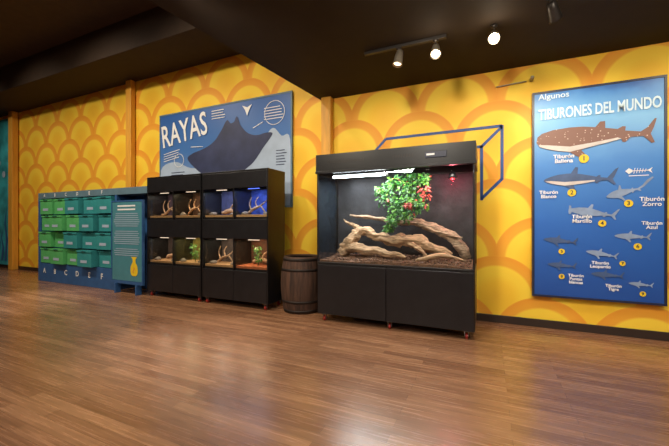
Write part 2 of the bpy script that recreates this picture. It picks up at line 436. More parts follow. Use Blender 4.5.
SH = [(0, 0), (.03, .025), (.1, .055), (.2, .085), (.33, .1), (.38, .1), (.44, .2), (.475, .19), (.47, .095), (.6, .07), (.72, .04), (.75, .065), (.775, .06), (.77, .03), (.86, .02), (.96, .15), (1, .17), (.95, .04), (.93, 0), (.975, -.08), (.945, -.085),
      (.87, -.015), (.78, -.02), (.73, -.06), (.71, -.055), (.7, -.03), (.58, -.055), (.48, -.07), (.42, -.08), (.47, -.19), (.43, -.2), (.37, -.13), (.3, -.09), (.2, -.075), (.1, -.05), (.03, -.025)]
HAM = [(0, .03), (-.01, .1), (.03, .1), (.05, .04)] + SH[3:-3] + [(.07, -.04), (.06, -.1), (.02, -.1), (0, -.04)]
THR = [(x * .72, z) for x, z in SH[:14]] + [(.64, .02), (.74, .06), (.86, .16), (.97, .2), (1, .18), (.88, .1), (.76, .02), (.67, -.01), (.69, -.06), (.66, -.06), (.62, -.015)] + [(x * .72, z) for x, z in SH[22:]]
WHS = [(0, .01), (.01, .06), (.05, .09), (.15, .115), (.3, .125), (.42, .12), (.52, .105), (.56, .15), (.6, .15), (.6, .09), (.7, .07), (.74, .09), (.765, .085), (.76, .05), (.88, .03), (.93, .06), (.985, .13), (1, .13), (.98, .06), (.955, .005), (.985, -.07), (.96, -.075),
       (.90, -.01), (.8, -.01), (.76, -.05), (.74, -.045), (.73, -.02), (.58, -.05), (.42, -.08), (.4, -.09), (.47, -.17), (.43, -.175), (.36, -.14), (.3, -.1), (.2, -.085), (.1, -.06), (.03, -.035)]
BEL = [(.02, -.018), (.1, -.01), (.3, -.03), (.5, -.02), (.7, -.01), (.7, -.03), (.58, -.053), (.48, -.068), (.42, -.078), (.3, -.088), (.2, -.073), (.1, -.048)]
WBEL = [(.02, -.012), (.1, -.02), (.3, -.05), (.5, -.03), (.7, -.005), (.73, -.018), (.58, -.048), (.42, -.078), (.3, -.098), (.2, -.083), (.1, -.058), (.03, -.033)]
def shark(a0, b0, a1, b1, shape=SH, zs=1.0):
    x0, z0 = S(a0, b0); x1, z1 = S(a1, b1)
    d = Vector((x1 - x0, z1 - z0)); n = Vector((-d.y, d.x)); 
    if d.x < 0: n = -n
    return [(x0 + d.x * x + n.x * z * zs, z0 + d.y * x + n.y * z * zs) for x, z in shape]
y1, y2, y3 = py - .010, py - .012, py - .014
polys('shark_picture', [shark(3, 51, 122, 42, WHS, 1.15)], y1, M['brownshark'], sp_)
polys('shark_belly', [shark(3, 51, 122, 42, WBEL, 1.15)], y2, M['belly'], sp_)
polys('shark_picture', [shark(10, 88, 84, 86, SH, 1.05)], y1, M['navyshark'], sp_)
polys('shark_belly', [shark(10, 88, 84, 86, BEL, 1.05)], y2, M['belly'], sp_)
polys('shark_picture', [shark(72, 104, 122, 91, THR)], y1, M['greyshark'], sp_)
polys('shark_picture', [shark(35, 117, 84, 123, HAM, 1.05)], y1, M['greyshark'], sp_)
polys('shark_picture', [shark(10, 147, 44, 150)], y1, M['navyshark'], sp_)
polys('shark_picture', [shark(52, 158, 84, 163)], y1, M['greyshark'], sp_)
polys('shark_picture', [shark(80, 142, 117, 143)], y1, M['greyshark'], sp_)
polys('shark_picture', [shark(14, 172, 43, 174)], y1, M['navyshark'], sp_)
polys('shark_picture', [shark(57, 180, 90, 182)], y1, M['navyshark'], sp_)
polys('shark_picture', [shark(94, 188, 119, 190)], y1, M['greyshark'], sp_)
tx, tz = S(67, 17); xa, _ = S(5, 16); xb, _ = S(127, 16)
text('title_lettering', 'TIBURONES DEL MUNDO', (xa + xb) / 2, tz, .165, y3, M['ltblue'], sp_, .004, 0, xb - xa)
for s_, a, b, sz in (('Algunos', 20, 3, .09), ('Tiburón\nBallena', 30, 66, .06), ('Tiburón\nBlanco', 15, 102, .055), ('Tiburón\nZorro', 117, 108, .06),
                   ('Tiburón\nMartillo', 48, 126, .056), ('Tiburón\nAzul', 117, 131, .05), ('Tiburón\nLeopardo', 66, 171, .046), ('Tiburón\nPuntas\nblancas', 42, 186, .044), ('Tiburón\nTigre', 79, 193, .042)):
    x, z = S(a, b); text('name_lettering', s_, x, z, sz, y3, M['ltblue'] if s_ == 'Algunos' else M['white'], sp_, .0012)
for s_, a, b, r in (('1', 50, 66, .046), ('2', 38, 100, .04), ('4', 68, 130, .036), ('3', 94, 110, .038), ('6', 103, 152, .034), ('5', 28, 159, .03), ('8', 28, 184, .028), ('7', 88, 169, .026), ('9', 108, 198, .026)):
    x, z = S(a, b)
    polys('number_badge', [circle(x, z, r, 20)], y2, M['yellow'], sp_)
    text('badge_numeral', s_, x, z, r * 1.6, y3, M['frame'], sp_, .001)
fx, fz = S(104, 78)
fish = [[(fx - .11, fz), (fx - .08, fz + .03), (fx - .05, fz + .01), (fx - .05, fz - .01), (fx - .08, fz - .03)], strip(fx - .06, fz, fx + .08, fz, .008),
        [(fx + .07, fz), (fx + .11, fz + .03), (fx + .095, fz), (fx + .11, fz - .03)]] + [strip(fx - .04 + i * .022, fz - .028 + i * .003, fx - .03 + i * .022, fz + .028 - i * .003, .006) for i in range(5)] + [strip(fx - .08, fz - .05, fx + .08, fz - .05, .008)]
polys('fish_skeleton_emblem', fish, y2, M['white'], sp_)

# ------------------------------------------------------------ rays poster
RX0, RX1, RZ0, RZ1 = -5.715, -2.766, 1.45, 3.245
rp_ = empty('wall_poster', ((RX0 + RX1) / 2, 4.46, RZ0), 'wide blue poster about rays with slate ray silhouette on yellow wall', 'poster')
ry = 4.46
fromdata('poster_panel', [(RX0, ry, RZ0), (RX1, ry, RZ0), (RX1, ry, RZ1), (RX0, ry, RZ1), (RX0, 4.485, RZ0), (RX1, 4.485, RZ0), (RX1, 4.485, RZ1), (RX0, 4.485, RZ1)],
         [(0, 1, 2, 3), (5, 4, 7, 6), (4, 0, 3, 7), (1, 5, 6, 2), (3, 2, 6, 7), (4, 5, 1, 0)], M['rayposter'], rp_, (0, 0, 0))
boxes('frame', [(RX0 - .01, RX1 + .01, ry - .006, 4.48, RZ1 - .01, RZ1 + .015), (RX0 - .01, RX0 + .015, ry - .006, 4.48, RZ0, RZ1 - .01), (RX1 - .015, RX1 + .012, ry - .006, 4.48, RZ0, RZ1 - .01)], M['fgrey'], rp_)
text('title_lettering', 'RAYAS', -5.08, 2.88, .58, ry - .014, M['white'], rp_, .008, 8, 1.14, sp=1.04)
ray = smooth2d([(-4.98, 2.36), (-4.86, 2.46), (-4.6, 2.52), (-4.36, 2.62), (-4.2, 2.78), (-4.06, 2.96), (-3.98, 2.90), (-3.90, 2.92), (-3.84, 3.0), (-3.76, 2.84), (-3.62, 2.70), (-3.44, 2.64), (-3.22, 2.66), (-3.12, 2.62), (-3.3, 2.42), (-3.5, 2.2), (-3.8, 2.02), (-4.1, 1.9), (-4.4, 1.96), (-4.7, 2.12)])
sand = smooth2d([(-5.69, 1.48), (-2.80, 1.48), (-2.79, 2.50), (-2.95, 2.58), (-3.1, 2.72), (-3.25, 2.62), (-3.5, 2.4), (-4.3, 2.2), (-4.9, 2.2), (-5.3, 2.34), (-5.69, 2.2)], 5)
clampx = lambda pts: [(min(max(x, -5.70), -2.78), max(z, 1.46)) for x, z in pts]
polys('pale_seabed_print', [clampx(sand)], ry - .004, M['pale'], rp_)
polys('ray_silhouette', [ray], ry - .0065, M['rayback'], rp_)
def para(x, z, w_, n_, m=M['white'], slope=0.0, t=.012, gap=.045, y=ry - .010, parent=rp_):
    ls = []
    for i in range(n_):
        ww = w_ * random.uniform(.75, 1.0)
        ls.append(strip(x, z - i * gap, x + ww, z - i * gap + slope * ww, t))
    return polys('fine_text_lines', ls, y, m, parent)
para(-5.6, 2.50, .45, 4, slope=.15); para(-4.4, 3.16, .32, 4); para(-3.28, 3.05, .38, 5); para(-3.05, 2.35, .2, 6, M['rayback'])
para(-5.4, 2.14, .4, 4, M['rayback'])
def ring(cx, cz, r, t, n_=28):
    ls = []
    for k in range(n_):
        a = 2 * math.pi * k / n_; b = 2 * math.pi * (k + 1.02) / n_
        ls.append(strip(cx + r * math.cos(a), cz + r * math.sin(a), cx + r * math.cos(b), cz + r * math.sin(b), t))
    return polys('white_ring_print', ls, ry - .010, M['white'], rp_)
ring(-3.08, 2.96, .19, .010); ring(-5.2, 2.36, .12, .010)
polys('small_ray_picture', [[(-3.72, 3.16), (-3.62, 3.12), (-3.52, 3.16), (-3.58, 3.07), (-3.62, 2.98), (-3.66, 3.07)]], ry - .012, M['white'], rp_)
for a in ((-4.9, 2.58, -4.6, 2.56, .010), (-3.5, 2.76, -3.3, 2.84, .010)): polys('pointer_line', [strip(*a)], ry - .012, M['white'], rp_)

# ------------------------------------------------------------ caster helper
def caster(x, y, ztop, parent, r=.032):
    c = boxes('caster', [(x - .028, x + .028, y - .03, y + .03, ztop - .006, ztop), (x - .022, x - .016, y - .012, y + .012, r, ztop - .006), (x + .016, x + .022, y - .012, y + .012, r, ztop - .006)], M['steel'], parent)
    wprof = [(r * .35, -.012), (r * .9, -.012), (r, -.007), (r, .007), (r * .9, .012), (r * .35, .012)]
    lathe('wheel', wprof, M['redplastic'], c, (x, y, r), axis='X', seg=20)
    return c

# ------------------------------------------------------------ big terrarium
TX0, TX1, TY0, TY1 = -1.90, -.11, 3.65, 4.25
te = empty('terrarium_cabinet', ((TX0 + TX1) / 2, (TY0 + TY1) / 2, 0), 'large black glass-fronted terrarium on wheeled cabinet base', 'terrarium')
box('base_cabinet', TX0, TX1, TY0 + .02, TY1, .09, .70, M['black'], te)
mid = -1.03
box('door', TX0 + .008, mid - .004, TY0, TY0 + .018, .095, .695, M['black2'], te)
box('door', mid + .004, TX1 - .008, TY0, TY0 + .018, .095, .695, M['black2'], te)
box('tank_floor', TX0, TX1, TY0, TY1, .702, .725, M['black'], te)
for a in ((TX0, TX0 + .018, TY0, TY0 + .018), (TX1 - .018, TX1, TY0, TY0 + .018), (TX0, TX0 + .018, TY1 - .018, TY1), (TX1 - .018, TX1, TY1 - .018, TY1)):
    box('corner_post', *a, .726, 1.799, M['black'], te, bev=.002)
box('back_panel', TX0 + .024, TX1 - .024, TY1 - .02, TY1 - .004, .728, 1.798, M['rbk'], te)
box('front_glass', TX0 + .024, TX1 - .024, TY0 + .006, TY0 + .012, .728, 1.798, M['glass'], te, bev=0)
box('painted_reflection_panel', TX0 + .002, TX0 + .005, TY0 + .024, TY1 - .024, .728, 1.798, M['sidereflection'], te, bev=0)  # added panel: paints the left glass's bluish reflection, hides the wall behind
box('side_glass', TX0 + .006, TX0 + .012, TY0 + .024, TY1 - .024, .728, 1.798, M['glass'], te, bev=0)
box('side_glass', TX1 - .012, TX1 - .006, TY0 + .024, TY1 - .024, .728, 1.798, M['glass'], te, bev=0)
boxes('hood', [(TX0 - .01, TX1 + .01, TY0 - .01, TY0 + .01, 1.80, 2.03), (TX0 - .01, TX0 + .01, TY0 + .01, TY1, 1.80, 2.03), (TX1 - .01, TX1 + .01, TY0 + .01, TY1, 1.80, 2.03), (TX0 + .01, TX1 - .01, TY0 + .01, TY1, 2.0, 2.03), (TX0 + .01, TX1 - .01, TY1 - .02, TY1, 1.80, 2.0)], M['black'], te)
box('hood_lip', TX0 - .016, TX1 + .016, TY0 - .018, TY0 - .008, 1.80, 1.83, M['black2'], te)
box('thermostat_display', -.60, -.38, TY0 - .022, TY0 - .011, 1.89, 1.955, M['frame'], te)
box('thermostat_readout', -.585, -.50, TY0 - .025, TY0 - .0225, 1.915, 1.935, M['white'], te, bev=0)
boxes('vent', [(-1.75 + i * .03, -1.738 + i * .03, TY0 - .014, TY0 - .0105, 1.92, 1.95) for i in range(16)], M['fix'], te)
boxes('vent', [(-.95 + i * .03, -.938 + i * .03, TY0 - .014, TY0 - .0105, 1.92, 1.95) for i in range(8)], M['fix'], te)
lt = lathe('light_tube', [(.012, -.33), (.016, -.32), (.016, .32), (.012, .33)], M['tube'], te, (-1.40, 3.76, 1.765), axis='X', seg=14)
boxes('light_tube_holder', [(-1.76, -1.732, 3.745, 3.775, 1.75, 1.80), (-1.068, -1.04, 3.745, 3.775, 1.75, 1.80), (-1.76, -1.04, 3.74, 3.78, 1.787, 1.80)], M['fix'], te)
for cx in (-1.82, -1.0, -.19):
    caster(cx, 3.71, .09, te); caster(cx, 4.18, .09, te)
light('terrarium_light', 'AREA', (-1.2, 3.80, 1.78), 28, (.97, .98, 1), te, (-1.15, 3.90, .7), shape='RECTANGLE', size=1.0, size_y=.15)
light('terrarium_light', 'AREA', (-.45, 3.80, 1.78), 10, (1, .85, .75), te, (-.5, 3.90, .7), shape='RECTANGLE', size=.4, size_y=.15)

gz = lambda x, y: .75 + .035 * noise.noise(Vector((x * 3, y * 4, 0))) + .05 * (y - 3.65)
gv = []; gf = []; nx, ny = 40, 14
for j in range(ny + 1):
    for i in range(nx + 1):
        x = TX0 + .03 + (TX1 - TX0 - .06) * i / nx; y = TY0 + .03 + (TY1 - TY0 - .06) * j / ny
        gv.append((x, y, gz(x, y)))
for j in range(ny):
    for i in range(nx):
        a = j * (nx + 1) + i; gf.append((a, a + 1, a + nx + 2, a + nx + 1))
b0 = len(gv)
edge = [i for i in range(nx + 1)] + [(nx + 1) * j + nx for j in range(1, ny + 1)] + [(nx + 1) * ny + i for i in range(nx - 1, -1, -1)] + [(nx + 1) * j for j in range(ny - 1, 0, -1)]
for e in edge: gv.append((gv[e][0], gv[e][1], .727))
for k in range(len(edge)):
    gf.append((edge[k], b0 + k, b0 + (k + 1) % len(edge), edge[(k + 1) % len(edge)]))
gf.append(tuple(b0 + k for k in range(len(edge))))
pebble_data(gv, gf, TX0 + .03, TX1 - .03, TY0 + .03, TY1 - .03, lambda x, y: gz(x, y) + .008, 1300, .010, .028)
g = fromdata('gravel_bed', gv, gf, M['gravel'], None, (-1, 3.95, .727))
tag(g, 'chunky dark brown gravel bed on the terrarium floor', 'gravel', kind='stuff')

dw = tubes('driftwood', [
    [(-1.70, 3.90, .80, .06), (-1.62, 3.92, .90, .085), (-1.50, 3.94, 1.03, .07), (-1.38, 3.93, 1.09, .055), (-1.2, 3.92, 1.03, .05), (-1.02, 3.92, 1.0, .065), (-.82, 3.93, 1.0, .075), (-.6, 3.94, .93, .06), (-.36, 3.95, .85, .03)],
    [(-1.62, 3.90, .88, .06), (-1.45, 3.87, .91, .06), (-1.25, 3.84, .86, .045), (-1.05, 3.83, .85, .036), (-.85, 3.82, .80, .018)],
    [(-1.40, 3.93, 1.08, .045), (-1.50, 3.96, 1.17, .028), (-1.62, 4.0, 1.19, .018), (-1.70, 4.02, 1.25, .007)],
    [(-.85, 3.92, 1.0, .04), (-.76, 3.86, .93, .028), (-.66, 3.82, .87, .022), (-.6, 3.82, .79, .014)]], M['wood'], None, (-1.2, 3.93, .78), seg=28, sub=8, rough=.26, knob=.035)
tag(dw, 'thick gnarled grey-brown driftwood trunk lying on terrarium gravel', 'driftwood')
dw = tubes('driftwood', [
    [(-1.64, 4.08, 1.30, .010), (-1.5, 4.08, 1.285, .018), (-1.2, 4.08, 1.245, .028), (-.95, 4.08, 1.22, .036), (-.7, 4.08, 1.19, .046), (-.45, 4.08, 1.08, .056), (-.28, 4.07, .95, .06), (-.2, 4.07, .80, .05)],
    [(-.75, 4.08, 1.19, .036), (-.6, 4.05, 1.12, .026), (-.42, 4.03, 1.06, .016), (-.25, 4.0, 1.04, .008)]], M['bark'], None, (-.6, 4.08, .8), seg=24, sub=8, rough=.26, knob=.035)
tag(dw, 'long arching greyish driftwood branch inside the terrarium', 'driftwood')
dw = tubes('driftwood', [
    [(-.72, 3.76, .78, .016), (-.6, 3.75, .82, .024), (-.42, 3.76, .85, .024), (-.3, 3.76, .83, .016), (-.2, 3.76, .80, .008)]], M['wood'], None, (-.45, 3.76, .78), rough=.24, knob=.02)
tag(dw, 'small twisted driftwood stick on terrarium gravel', 'driftwood')
pt = empty('terrarium_plant', (-.9, 3.95, 1.2), 'dense trailing dark green vine with red leaves over the driftwood', 'plant')
tubes('stem', [[(-1.0, 3.80, 1.08, .008), (-1.0, 3.82, 1.25, .008), (-.93, 3.88, 1.42, .007), (-.82, 3.90, 1.55, .007), (-.78, 3.93, 1.79, .006)],
               [(-.93, 3.88, 1.42, .006), (-1.08, 3.88, 1.50, .005), (-1.12, 3.88, 1.6, .004)], [(-1.0, 3.82, 1.2, .006), (-.75, 3.85, 1.3, .005), (-.68, 3.86, 1.38, .004)]], M['leaf'], pt, (-.9, 3.95, 1.2), seg=6, sub=4, rough=.05)
foliage('foliage', [(-1.04, 3.80, 1.14, .05), (-1.0, 3.82, 1.24, .08), (-.95, 3.88, 1.37, .12), (-.88, 3.90, 1.48, .16), (-.80, 3.90, 1.60, .17), (-1.08, 3.90, 1.50, .12), (-.72, 3.90, 1.44, .12), (-.84, 3.92, 1.70, .13), (-.84, 3.84, 1.3, .08), (-1.16, 3.90, 1.60, .08), (-.68, 3.9, 1.70, .09), (-1.0, 3.9, 1.68, .10)], 135, .046, [M['leaf'], M['leaf2'], M['leafr']], [9, 4, .4], pt, (-.9, 3.95, 1.3))
foliage('red_foliage', [(-.64, 3.84, 1.60, .07), (-.62, 3.84, 1.50, .05), (-.80, 3.76, 1.40, .03)], 26, .042, [M['leafr']], [1], pt, (-.7, 3.92, 1.5))
hl = empty('heat_lamp', (-.36, 4.05, 1.80), 'small dim red heat lamp hanging under terrarium hood', 'lamp')
M['redglow'] = mat('red_lamp_glow', (150, 30, 30), 0.4, emit=(255, 60, 50), es=.8)
lathe('shade', [(.02, .0), (.03, -.02), (.055, -.075), (.052, -.075), (.025, -.02)], M['black'], hl, (-.36, 4.05, 1.785), seg=20)
lathe('bulb', [(.008, 0), (.025, -.02), (.03, -.04), (.022, -.06), (.006, -.066)], M['redglow'], hl, (-.36, 4.05, 1.762), seg=16)
lathe('cord', [(.005, 0), (.005, .018)], M['black'], hl, (-.36, 4.05, 1.781), seg=8)
light('heat_lamp_light', 'POINT', (-.36, 4.03, 1.67), 8, (1, .16, .22), hl, shadow_soft_size=.03)

# ------------------------------------------------------------ barrel
bx, by = -2.325, 4.02
ba = empty('wine_barrel', (bx, by, 0), 'dark aged flat-topped wooden barrel with iron hoops', 'barrel')
def br_(h): 
    t = (h - .375) / .375; return .245 + .045 * (1 - t * t)
lathe('barrel_body', [(.0, .03), (br_(0) - .02, .03), (br_(0) - .02, 0.0)] + [(br_(h), h) for h in [i * .75 / 16 for i in range(17)]] + [(br_(.75) - .02, .75), (br_(.72) - .02, .73), (0.001, .73)], M['barrel'], ba, (bx, by, 0), seg=44)
for h in (.015, .14, .56, .695):
    lathe('hoop', [(br_(h) - .004, h), (br_(h) + .003, h), (br_(h + .035) + .003, h + .035), (br_(h + .035) - .004, h + .035)], M['hoop'], ba, (bx, by, 0), seg=44)

# ------------------------------------------------------------ terrarium racks
def rack(x0, lab):
    x1 = x0 + 1.2; a, b = 3.75, 4.17
    r = empty('terrarium_rack', (x0 + .6, (a + b) / 2, 0), lab, 'display rack', 'black terrarium racks')
    zb = .09
    box('side_panel', x0, x0 + .02, a, b, zb, 1.95, M['black'], r)
    box('side_panel', x1 - .02, x1, a, b, zb, 1.95, M['black'], r)
    box('back_panel', x0 + .021, x1 - .021, b - .015, b, zb, 1.95, M['black'], r)
    box('top_panel', x0 + .021, x1 - .021, a, b - .016, 1.925, 1.95, M['black'], r)
    box('header_panel', x0 + .021, x1 - .021, a, a + .018, 1.70, 1.924, M['black2'], r)
    box('middle_panel', x0 + .021, x1 - .021, a, a + .018, .975, 1.255, M['black2'], r)
    for z in (zb, .505, 1.235):
        box('shelf', x0 + .021, x1 - .021, a + .02, b - .016, z, z + .02, M['black'], r)
    box('divider', x0 + .592, x0 + .608, a, b - .016, .527, .974, M['black'], r)
    box('divider', x0 + .592, x0 + .608, a, b - .016, 1.257, 1.699, M['black'], r)
    box('door', x0 + .023, x0 + .598, a, a + .018, .095, .522, M['black2'], r)
    box('door', x0 + .602, x1 - .023, a, a + .018, .095, .522, M['black2'], r)
    for cx in (x0 + .07, x1 - .07):
        for cy in (a + .05, b - .05): caster(cx, cy, zb, r)
    return r
RK = [(-5.12, 'black wheeled rack of four small terrariums beside the information sign'), (-3.90, 'black wheeled rack of four small terrariums beside the wooden barrel')]
for x0, lab in RK: rack(x0, lab)

def tank(x0, z0, backcol, lcol, e, kind, lab, ground='sand'):
    w, h, d0, d1 = .55, .44, 3.775, 4.14; x1 = x0 + w; z1 = z0 + h
    t = empty('small_terrarium', (x0 + w / 2, (d0 + d1) / 2, z0), lab, 'terrarium', 'small terrariums in the racks')
    bmn = mat('backdrop_print', backcol, .8, var=.45, scale=9)
    box('backdrop', x0 + .004, x1 - .004, d1 - .008, d1, z0 + .012, z1, bmn, t, bev=0)
    box('bottom_tray', x0, x1, d0, d1, z0, z0 + .01, M['black'], t, bev=0)
    box('side_glass', x0, x0 + .004, d0 + .006, d1 - .01, z0 + .011, z1 - .02, M['glass'], t, bev=0)
    box('side_glass', x1 - .004, x1, d0 + .006, d1 - .01, z0 + .011, z1 - .02, M['glass'], t, bev=0)
    box('front_glass', x0, x1, d0, d0 + .004, z0 + .03, z1 - .02, M['glass'], t, bev=0)
    box('front_sill', x0, x1, d0, d0 + .005, z0 + .011, z0 + .029, M['black'], t, bev=0)
    box('light_strip', x0 + .18, x1 - .18, d0 + .06, d0 + .075, z1 - .012, z1 - .004, M['tubed'] if kind != 'blue' else M['tubeb'], t, bev=0)
    light('tank_light', 'AREA', (x0 + w / 2, d0 + .12, z1 - .02), e, lcol, t, (x0 + w / 2, 3.98, z0), shape='RECTANGLE', size=.4, size_y=.08)
    cx = x0 + w / 2; gy = z0 + .011; gt = gy + .05
    gb = box('substrate', x0 + .008, x1 - .008, d0 + .008, d1 - .012, gy, gt, M[ground]); tag(gb, 'layer of dry substrate on small terrarium floor', 'substrate', kind='stuff')
    Y = 3.95; s = random.uniform(-.04, .04)
    if kind in ('branch', 'blue', 'branch2'):
        o = tubes('driftwood', [[(cx - .19, Y, gt + .02, .016), (cx - .08, Y, gt + .08 + s, .018), (cx + .05, Y - .02, gt + .13, .012), (cx + .18, Y, gt + .22 + s, .006)],
                                [(cx - .12, Y, gt + .06, .012), (cx - .16, Y, gt + .16, .008), (cx - .12, Y, gt + .26, .004)], [(cx - .02, Y, gt + .10, .012), (cx - .05, Y, gt + .19, .008), (cx - .0, Y, gt + .26, .004)], [(cx + .05, Y - .02, gt + .13, .010), (cx + .12, Y - .03, gt + .06, .010), (cx + .17, Y - .04, gt + .010, .010)]], M['wood' if kind != 'blue' else 'bark'], None, (cx, Y, gt), seg=9, sub=4, rough=.3, knob=.02)
        tag(o, 'small branching driftwood in a small terrarium', 'driftwood')
    if kind in ('plant', 'plant2'):
        p = empty('small_plant', (cx + .03, Y - .05, gt), 'leafy green plant growing in a small terrarium', 'plant')
        tubes('stem', [[(cx + .03, Y - .05, gt, .006), (cx + .04, Y - .05, gt + .1, .005), (cx + .02, Y - .05, gt + .22, .004)]], M['leaf'], p, (cx + .03, Y - .05, gt), seg=6, sub=3, rough=0)
        foliage('foliage', [(cx + .03, Y - .05, gt + .16, .08), (cx + .0, Y - .05, gt + .24, .06), (cx + .05, Y - .05, gt + .10, .05)], 40, .035, [M['leaf'], M['leaf2']], [1, 1], p, (cx + .03, Y - .05, gt + .15))
    if kind in ('rocks', 'plant', 'branch2', 'blue'):
        for k, (rx, rr) in enumerate(((-.17, .045), (.20, .032))):
            bm = bmesh.new(); bmesh.ops.create_icosphere(bm, subdivisions=3, radius=rr)
            for v in bm.verts:
                f = 1 + .35 * noise.noise(v.co * 22 + Vector((k, cx, 0))); v.co = Vector((v.co.x * 1.3 * f, v.co.y * f, max(v.co.z * .8 * f, -rr * .3)))
            o = frombm('rock', bm, M['rock'], None, (cx + rx, Y - .10, gt + rr * .3), smooth=True)
            tag(o, 'rounded grey rock in a small terrarium', 'rock')
    if kind in ('rocks', 'plant2'):
        o = tubes('driftwood', [[(cx - .15, Y + .08, gt + .035, .03), (cx, Y + .08, gt + .07, .034), (cx + .12, Y + .08, gt + .05, .024)], [(cx, Y + .08, gt + .08, .018), (cx + .04, Y + .08, gt + .15, .012), (cx + .1, Y + .08, gt + .2, .006)]], M['wood'], None, (cx, Y + .08, gt), seg=9, sub=4, rough=.3)
        tag(o, 'short chunky driftwood log in a small terrarium', 'driftwood')
M['tubeb'] = mat('blue_lit_tube', (120, 150, 255), 0.4, emit=(90, 120, 255), es=2.0)
M['rsand'] = mat('reddish_sand', (170, 92, 52), .9, var=.3, scale=40, bump=.4)
TK = [(-5.12, 1.257, (64, 50, 62), (1, .82, .7), 2.2, 'branch', 'small lit terrarium with bare branch', 'sand'),
      (-4.512, 1.257, (70, 46, 32), (1, .72, .45), 2.8, 'branch2', 'small warm-lit terrarium with branch and rocks', 'sand'),
      (-3.90, 1.257, (62, 70, 110), (.85, .82, 1), 2.6, 'rocks', 'small bluish-lit terrarium with log and rocks', 'sand'),
      (-3.292, 1.257, (46, 70, 150), (.6, .66, 1), 3.0, 'blue', 'small blue-lit terrarium with branch and rocks', 'sand'),
      (-5.12, .527, (62, 50, 46), (1, .78, .6), 2.0, 'rocks', 'small dim terrarium with log and sand', 'sand'),
      (-4.512, .527, (110, 96, 40), (1, .82, .5), 2.8, 'plant', 'small yellow-lit terrarium with green plant', 'sand'),
      (-3.90, .527, (70, 58, 52), (1, .8, .6), 2.4, 'branch2', 'small lit terrarium with branch over sand', 'sand'),
      (-3.292, .527, (84, 52, 34), (1, .68, .42), 3.0, 'plant2', 'small orange-lit terrarium with reddish sand and plant', 'rsand')]
for (x0, z0, bc, lc, e, kd, lab, gr) in TK: tank(x0 + (.024 if x0 in (-5.12, -3.90) else .008), z0, bc, lc, e, kd, lab, gr)

# ------------------------------------------------------------ matching-game bin wall
gx0, gx1, ga, gb_ = -8.55, -5.98, 3.80, 4.25
ga_ = empty('activity_shelf', ((gx0 + gx1) / 2, (ga + gb_) / 2, 0), 'blue activity shelf unit holding green and teal plastic bins', 'shelf unit')
box('base_panel', gx0, gx1, ga, gb_, 0, .38, M['fblue'], ga_)
box('header_panel', gx0, gx1 + .8, ga, gb_, 1.70, 1.82, M['fgrey'], ga_)
box('side_post', gx0, gx0 + .10, ga, gb_, .381, 1.699, M['fblue'], ga_)
box('side_post', gx1 - .06, gx1, ga, gb_, .381, 1.699, M['fblue'], ga_)
box('back_panel', gx0 + .101, gx1 - .061, gb_ - .02, gb_, .381, 1.699, M['dteal'], ga_)
box('side_wing', gx1 + .001, gx1 + .8, gb_ - .12, gb_, 0, 1.699, M['fblue'], ga_)
NC = 5
cw = (gx1 - gx0 - .16) / NC
rh = (1.699 - .381) / 4
for r in range(1, 4): box('shelf', gx0 + .101, gx1 - .061, ga + .01, gb_ - .021, .381 + r * rh - .008, .381 + r * rh + .008, M['dteal'], ga_, bev=0)
for i, c in enumerate('ABCDEF'):
    text('letter', c, gx0 + .25 + i * .38, .22, .14, ga - .004, M['white'], ga_, .003)
    text('letter', c, gx0 + .25 + i * .38, 1.76, .09, ga - .004, M['white'], ga_, .002)
PULL = [[.02, .08, .03, .11, .0], [.05, .0, .09, .02, .06], [.0, .10, .04, .08, .01], [.03, .01, .07, .0, .05]]
for r in range(4):
    for c in range(NC):
        x0 = gx0 + .125 + c * cw; x1 = x0 + cw - .05; z0 = .381 + r * rh + .0095; z1 = z0 + rh - .03
        pull = PULL[r][c]; m = M['green'] if c < 2 or (c == 2 and r % 2 == 0) else M['teal']
        a, b = ga + .01 - pull, ga + .41 - pull
        t = empty('storage_bin', ((x0 + x1) / 2, (a + b) / 2, z0), 'green plastic bin with white label in activity shelf' if m is M['green'] else 'teal plastic bin with white label in activity shelf', 'bin', 'plastic bins in the activity shelf')
        boxes('bin_body', [(x0, x1, a, a + .012, z0, z1), (x0, x1, b - .012, b, z0, z1), (x0, x0 + .012, a + .012, b - .012, z0, z1), (x1 - .012, x1, a + .012, b - .012, z0, z1), (x0 + .012, x1 - .012, a + .012, b - .012, z0, z0 + .012), (x0 + .012, x1 - .012, a + .012, b - .012, z1 - .012, z1), (x0 - .004, x1 + .004, a - .012, a, z1 - .03, z1)], m, t)
        xm = (x0 + x1) / 2
        box('bin_label', xm - .11, xm + .08, a - .004, a - .0005, z0 + .07, z0 + .12, M['pale'], t, bev=0)
        box('handle', xm - .07, xm + .07, a - .022, a - .0125, z1 - .022, z1 - .010, M['dteal'], t, bev=.002)

